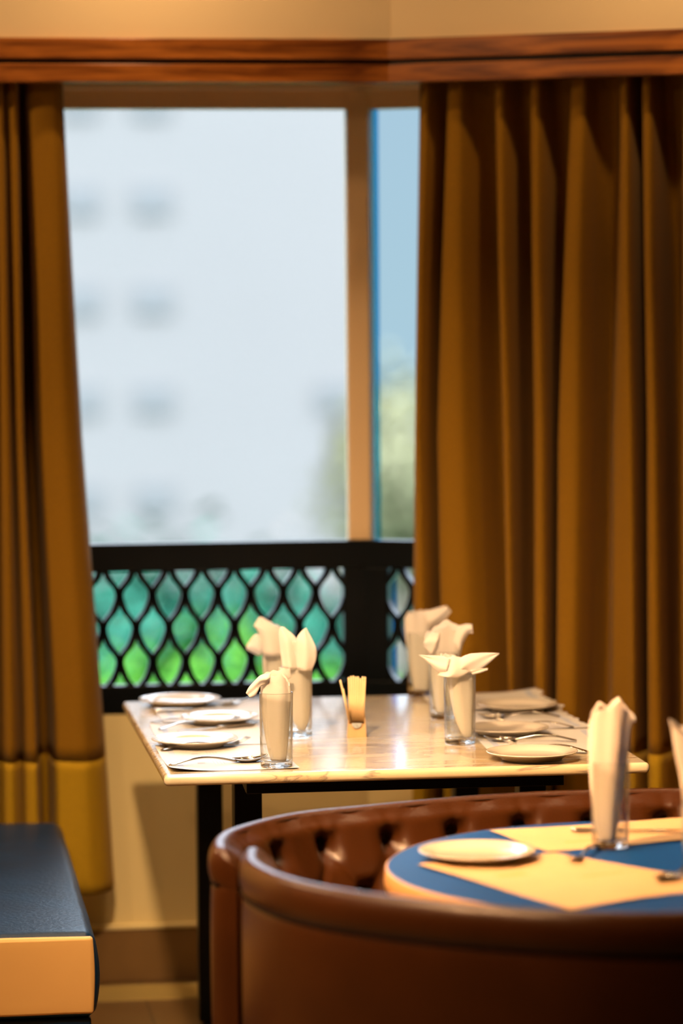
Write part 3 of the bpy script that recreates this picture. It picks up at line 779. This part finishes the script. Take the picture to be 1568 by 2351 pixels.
RZ = Matrix.Rotation(-YAW, 4, 'Z')
for k in range(24):
    L = .128+rnd.uniform(-.006, .006)
    col, rw = k % 8, k//8
    fx = (col-3.5)*.0038; fy = -.008+rw*.007; fan = (col-3.5)*.0016+.001
    a0 = Vector((fx, fy, .004)); a1 = Vector((fx+fan, fy-.002, .004+L))
    if k == 0: a0 = Vector((-.012, -.012, .02)); a1 = Vector((-.0375, -.018, .130))
    if k == 8: a0 = Vector((-.014, .0, .01)); a1 = Vector((-.031, .0, .108))
    if stick is None:
        b = MB(); b.tube([(0, 0, 0), (0, 0, .001), (0, 0, .5), (0, 0, .999), (0, 0, 1)], [.0016, .0023, .0024, .0023, .0015], 8); stick = b.build('sugar_stick', 'stick_paper', None, smooth=True); o = stick
    else: o = stick.copy(); COL.objects.link(o)
    d = a1-a0
    o.rotation_mode = 'QUATERNION'; o.rotation_quaternion = (RZ.to_3x3() @ d).to_track_quat('Z', 'Y')
    o.location = Vector((hp.x, hp.y, TZ+.002)) + RZ @ a0; o.scale = (1, 1, d.length)
    lab = 'tan paper stick hidden behind the front row of the bunch in the wedge holder'
    grp = 'paper sticks bunched in the holder'
    if rw == 0: lab = '%s paper stick of the front row in the wedge holder' % ('', 'leftmost upright', 'second upright', 'third upright', 'fourth upright', 'fifth upright', 'second from right upright', 'rightmost upright')[col]
    if k == 0: lab, grp = 'single paper stick leaning out to the left of the bunch in the holder', 'leaning paper sticks'
    if k == 8: lab, grp = 'shorter paper stick leaning left behind the outermost one in the holder', 'leaning paper sticks'
    tag(o, lab, 'paper stick', grp)

# ================================================================== BLACK BENCH (left)
SZ = .47
bx1 = .385; by0 = 6.725; by1 = 8.19; bxl0 = -.75
bench = empty('upholstered_bench', (0, 7.4, 0), 0, 'black leather bench with cream front panel at the lower left, before the curtain', 'bench')
def bb_(b, name, m, **k):
    o = b.build(name, m, bench, origin=(0, 7.4, 0), **k); o.location = (0, 0, 0); return o
# cushion: softly bulging box
def soft_box(x0, x1, y0, y1, z0, z1, bulge, r, nx=24, ny=24, nz=10):
    b = MB(); 
    def f(u, v, w_):
        p = Vector((u*2-1, v*2-1, w_*2-1))
        hx_, hy_, hz_ = (x1-x0)/2, (y1-y0)/2, (z1-z0)/2
        q = Vector((p.x*hx_, p.y*hy_, p.z*hz_))
        cl = Vector((max(-hx_+r, min(hx_-r, q.x)), max(-hy_+r, min(hy_-r, q.y)), max(-hz_+r, min(hz_-r, q.z))))
        d = q-cl
        if d.length > 1e-6: q = cl+d.normalized()*r*min(1, max(abs(d.x), abs(d.y), abs(d.z))/r)
        bx = math.cos(p.x*PI/2); by = math.cos(p.y*PI/2); bz = math.cos(p.z*PI/2)
        if abs(w_-1) < 1e-6 or abs(w_) < 1e-6: q.z += (1 if w_ > .5 else -0)*bulge*.5*min(1, bx*3)*min(1, by*3)
        if abs(u-1) < 1e-6 or abs(u) < 1e-6: q.x += (1 if u > .5 else -1)*bulge*bz
        if abs(v-1) < 1e-6 or abs(v) < 1e-6: q.y += (1 if v > .5 else -1)*bulge*.25*bz
        q += Vector((1, 1, 1))*.0015*noise.noise(q*9)
        return (q.x+(x0+x1)/2, q.y+(y0+y1)/2, q.z+(z0+z1)/2)
    def gs(n, L): # denser near ends
        return [0]+[r/L*k/4 for k in range(1, 5)]+[r/L+(1-2*r/L)*k/n for k in range(1, n)]+[1-r/L*k/4 for k in range(4, 0, -1)]+[1]
    U = gs(nx, x1-x0); V = gs(ny, y1-y0); W_ = gs(nz, z1-z0)
    b.grid([[f(u, v, 1) for u in U] for v in V]); b.grid([[f(u, v, 0) for u in U] for v in V])
    b.grid([[f(u, 0, w_) for u in U] for w_ in W_]); b.grid([[f(u, 1, w_) for u in U] for w_ in W_])
    b.grid([[f(0, v, w_) for v in V] for w_ in W_]); b.grid([[f(1, v, w_) for v in V] for w_ in W_])
    return b
cb = soft_box(bxl0, bx1, by0, by1, SZ-.185, SZ, .012, .022)
o = bb_(cb, 'seat_cushion', 'leather_black', smooth=True)
md = o.modifiers.new('weld', 'WELD'); md.merge_threshold = .0005
fp = soft_box(bxl0+.02, bx1-.004, by0-.012, by0+.01, SZ-.172, SZ-.010, .004, .006, 20, 2, 10)
o = bb_(fp, 'front_panel', 'vinyl_cream', smooth=True); md = o.modifiers.new('weld', 'WELD'); md.merge_threshold = .0003
o['label'] = 'cream vinyl panel on the front of the cushion'
b = MB(); b.box((bxl0+.02, by0+.005, .0), (bx1-.008, by1-.02, SZ-.183)); bb_(b, 'bench_base', 'leather_black', bevel=.006)

# ================================================================== BOOTH SOFAS (right foreground)
def sofa(pts, label, inner_sign, name='leather_sofa', ztop=.79, th=.105, tuft=True, capL=True, seedz=0, drop=None):
    """pts: crest centre line (x,y). profile runs outer foot -> crest -> inner seat."""
    root = empty(name, (pts[len(pts)//2][0], pts[len(pts)//2][1], 0), 0, label, 'sofa', 'brown leather curved sofas round the blue table')
    off = root.location.copy()
    NS = 220
    C = [crom(pts, i/NS) for i in range(NS+1)]
    acc = [0]
    for a_, c_ in zip(C, C[1:]): acc.append(acc[-1]+math.hypot(a_[0]-c_[0], a_[1]-c_[1]))
    TOT = acc[-1]
    SEAM = ztop-.066
    # (offset outward, z)
    h = th/2
    outer = [(h*.86, 0.02), (h*.90, .2), (h*.93, .4), (h*.95, SEAM-.10), (h*.92, SEAM-.02), (h*.84, SEAM-.004)]
    roll = [(h*.84, SEAM-.004), (h*.98, SEAM+.006), (h*1.10, SEAM+.022), (h*1.08, ztop-.024), (h*.88, ztop-.008), (h*.55, ztop-.001), (0, ztop+.001), (-h*.55, ztop-.002), (-h*.9, ztop-.014), (-h*1.02, ztop-.034)]
    inner = [(-h*1.02, ztop-.034)]+[(-h*1.0+.002*k, ztop-.034-.02*k) for k in range(1, 16)]
    if tuft:
        roll = [(h*.84, SEAM-.004), (h*.95, SEAM+.006), (h*1.02, SEAM+.022), (h*1.0, ztop-.024), (h*.86, ztop-.007), (h*.70, ztop-.001), (h*.48, ztop-.001), (h*.30, ztop-.007)]
        inner = [(h*.30, ztop-.007), (h*.05, ztop-.018)]+[(-h*.25-.0085*k, ztop-.030-.018*k) for k in range(0, 17)]
    def sweep(prof, name_, m, tf=None, cap=True):
        b = MB(); rows = []
        # dense profile
        PD = [crom(prof, k/(len(prof)*3)) for k in range(len(prof)*3+1)] if len(prof) > 4 else prof
        for i in range(NS+1):
            j0, j1 = max(i-1, 0), min(i+1, NS); tx, ty = C[j1][0]-C[j0][0], C[j1][1]-C[j0][1]; L = math.hypot(tx, ty); nx, ny = ty/L*inner_sign, -tx/L*inner_sign
            # rounded ends
            e_ = 1.0; s_ = acc[i]; eR = .05
            dE = min(s_, TOT-s_)
            if dE < eR: e_ = max(.0, math.sqrt(max(0, 1-(1-dE/eR)**2)))
            e_ = max(e_, .04)
            row = []
            for (o_, z_) in PD:
                zz = z_; oo = o_*e_
                if zz > SEAM-.02: zz = lerp(SEAM-.02, zz, .55+.45*e_)
                if tf: oo += tf(s_, z_)*e_
                row.append((C[i][0]+nx*oo, C[i][1]+ny*oo, zz))
            rows.append(row)
        b.grid(rows)
        o = b.build(name_, m, root, smooth=True, origin=off); o.location = (0, 0, 0); return o
    def tf(s_, z_):
        if not tuft: return 0
        a_ = .150; bz = .092
        zr = ztop-.070
        d = 0; best = 9
        for r_ in range(-1, 5):
            zc = zr-r_*bz; so = (a_/2 if r_ % 2 else 0)+.02
            k = round((s_-so)/a_); sc_ = so+k*a_
            dd = math.hypot((s_-sc_), (z_-zc)); d += .034*math.exp(-(dd/.024)**2)
        # diagonal pleats
        u = (s_-.02)/a_; v = (zr-z_)/bz/2
        g1 = abs((u+v) % 1-.0); g1 = min(g1, 1-g1); g2 = abs((u-v) % 1); g2 = min(g2, 1-g2)
        lim = 1.0 if z_ < zr+.01 else max(0, 1-(z_-zr-.01)/.05)
        d += .007*math.exp(-(g1/.09)**2)*lim + .007*math.exp(-(g2/.09)**2)*lim
        if z_ > zr: 
            g = abs(u % 1); g = min(g, 1-g); d += .010*math.exp(-(g/.06)**2)*max(0, 1-(z_-zr)/.07)
        return d
    sweep(outer, 'outer_panel', 'leather_brown'); sweep(roll, 'top_roll', 'leather_brown')
    sweep(inner, 'tufted_back' if tuft else 'inner_back', 'leather_brown', tf)
    b = MB(); P = []
    for i in range(3, NS-2):
        j0, j1 = i-1, min(i+1, NS); tx, ty = C[j1][0]-C[j0][0], C[j1][1]-C[j0][1]; L = math.hypot(tx, ty)
        dE = min(acc[i], TOT-acc[i]); e_ = 1 if dE > .05 else max(.04, math.sqrt(max(0, 1-(1-dE/.05)**2)))
        P.append((C[i][0]+ty/L*inner_sign*h*.875*e_, C[i][1]-tx/L*inner_sign*h*.875*e_, SEAM-.003))
    b.tube(P, .004, 8); o = b.build('piping', 'leather_seam', root, smooth=True, origin=off); o.location = (0, 0, 0)
    # seat ring
    seat = MB(); rows = []
    for i in range(0, NS+1, 4):
        j0, j1 = max(i-1, 0), min(i+1, NS); tx, ty = C[j1][0]-C[j0][0], C[j1][1]-C[j0][1]; L = math.hypot(tx, ty); nx, ny = ty/L*inner_sign, -tx/L*inner_sign
        rows.append([(C[i][0]+nx*q, C[i][1]+ny*q, z_) for q, z_ in ((-.02, .05), (-.02, .43), (-.05, .45), (-.25, .455), (-.29, .43), (-.29, .05))])
    seat.grid(rows, close=True, capa=True, capb=True); o = seat.build('seat', 'leather_brown', root, smooth=False, bevel=.01, origin=off); o.location = (0, 0, 0)
    return root
CZ = .79
def cz(px, py, z=CZ): p = on_z(px, py, z); return (p.x, p.y)
far_pts = [cz(546, 1950), cz(546, 1922), cz(580, 1900), cz(700, 1870), cz(870, 1852), cz(1090, 1832), cz(1300, 1820), cz(1568, 1814), cz(1750, 1820), cz(1900, 1850)]
near_pts = [cz(625, 1945), cz(618, 1962), cz(625, 1985), cz(690, 2016), cz(800, 2042), cz(960, 2064), cz(1150, 2082), cz(1400, 2096), cz(1650, 2092), cz(1850, 2065), cz(2000, 2020)]
sofa(far_pts, 'curved brown leather sofa back with button tufting, behind the blue topped table', -1)
sofa(near_pts, 'curved brown leather sofa in the foreground with a plain outer back, nearest the camera', 1, ztop=.798)

# ---------- blue round table
BZ = .76
bc = on_z(1515, 1984, BZ)
btab = empty('round_table', (bc.x, bc.y, 0), 0, 'round blue topped table with a light wood edge inside the leather sofas', 'table')
BR = .503
b = MB(); b.lathe([(0, BZ-.048), (BR-.02, BZ-.048), (BR-.002, BZ-.042), (BR, BZ-.03), (BR-.002, BZ-.004), (BR-.006, BZ-.0005), (BR-.006, BZ-.012), (0, BZ-.012)], 128)
b.build('table_edge', 'light_wood', btab, smooth=True)
b = MB(); b.lathe([(0, BZ-.012), (BR-.007, BZ-.012), (BR-.007, BZ-.001), (BR-.009, BZ), (0, BZ)], 128); b.build('blue_tabletop', 'blue_top', btab, smooth=False)
b = MB(); b.lathe([(0, .03), (.045, .03), (.045, BZ-.045), (0, BZ-.045)], 32); b.build('pedestal', 'black_metal', btab, smooth=False)
b = MB(); b.lathe([(0, 0), (.26, 0), (.26, .012), (.05, .035), (0, .035)], 48); b.build('base_plate', 'black_metal', btab, smooth=False)
def mat_quad(name, corners, label, seed):
    """kraft paper mat from its four corners on the blue top"""
    Q = [on_z(px, py, BZ) for px, py in corners]
    b = MB(); n = 30; rows = []
    c = sum(Q, Vector())/4
    for j in range(n+1):
        r_ = []
        for i in range(n+1):
            u, v = i/n, j/n; p = Q[0].lerp(Q[1], u).lerp(Q[3].lerp(Q[2], u), v)
            ed = max(0, 1-min(u, v, 1-u, 1-v)/.12)
            r_.append((p.x-c.x, p.y-c.y, .001+.0025*ed*(.5+.5*math.sin(u*7+v*5+seed))+.0006*math.sin(u*9+v*4)))
        rows.append(r_)
    o_ = len(b.v)
    for r_ in rows: b.v += r_
    for j in range(n):
        for i in range(n):
            b.f.append([j*(n+1)+i, j*(n+1)+i+1, (j+1)*(n+1)+i+1, (j+1)*(n+1)+i])
            b.m.append(1 if (5 < i < 12 and 8 < j < 11) or (16 < i < 25 and 14 < j < 16) else 0)
    o = b.build(name, ['paper_warm', 'print_tan'], None, smooth=True); o.location = (c.x, c.y, BZ)
    return tag(o, label, 'place mat', 'tan paper place mats on the blue table')
mat_quad('placemat', ((958, 1988), (1275, 1962), (1700, 2030), (1310, 2090)), 'tan paper place mat on the near side of the blue table', 1)
mat_quad('placemat', ((1258, 1958), (1640, 1925), (1600, 1878), (1122, 1909)), 'tan paper place mat on the far side of the blue table, under the glass', 3)
pp = on_z(1096, 1952, BZ+.017)
o = dup(plate0); o.location = (pp.x, pp.y, BZ+.001); o.scale = (1.11, 1.11, 1); tag(o, 'round plate at the left of the blue table, close to the tufted sofa', 'plate', 'plates on the blue table')
fk = (on_z(1378, 1948, BZ), on_z(1255, 2020, BZ))
d = fk[1]-fk[0]
cutlery('fork', fk[0].x, fk[0].y, math.atan2(d.y, d.x), 'blurred fork on the near mat of the blue table, in front of the glass', z=BZ, group='cutlery on the blue table')
kn = on_z(1312, 1913, BZ); cutlery('knife', kn.x, kn.y, math.radians(-12), 'blurred knife glinting left of the glass foot on the blue table', z=BZ, group='cutlery on the blue table')
sn = on_z(1640, 1990, BZ); sq = on_z(1500, 2030, BZ); d = sq-sn
cutlery('spoon', sn.x, sn.y, math.atan2(d.y, d.x), 'spoon with bright glints at the right edge of the blue table', z=BZ, group='cutlery on the blue table')
put_glass(1401, 1948, 'glass on the blue table with a tall upright napkin', z=BZ, group='glasses on the blue table', zo=.003)
put_glass(1612, 2010, 'glass at the right edge of the photo on the blue table', z=BZ, group='glasses on the blue table', zo=.003)
napkin((1401, 1948), [(1930, 1378, 1412), (1880, 1364, 1420), (1800, 1355, 1432), (1740, 1352, 1440), (1700, 1352, 1448), (1665, 1354, 1460)],
       [(1354, 1652), (1362, 1630), (1375, 1612), (1398, 1622), (1424, 1597), (1432, 1616), (1464, 1652)], [],
       'tall orange tinted napkin with a notched top in the glass on the blue table', z=BZ, seed=8, group='napkins on the blue table', dep=.5)
napkin((1612, 2010), [(1992, 1592, 1630), (1930, 1578, 1645), (1860, 1570, 1650), (1780, 1561, 1660), (1720, 1546, 1670), (1690, 1536, 1680)],
       [(1530, 1660), (1538, 1649), (1570, 1672), (1600, 1650), (1640, 1690), (1680, 1700)], [],
       'napkin cut off by the right photo edge, in a glass on the blue table', z=BZ, seed=9, group='napkins on the blue table', dep=.5)
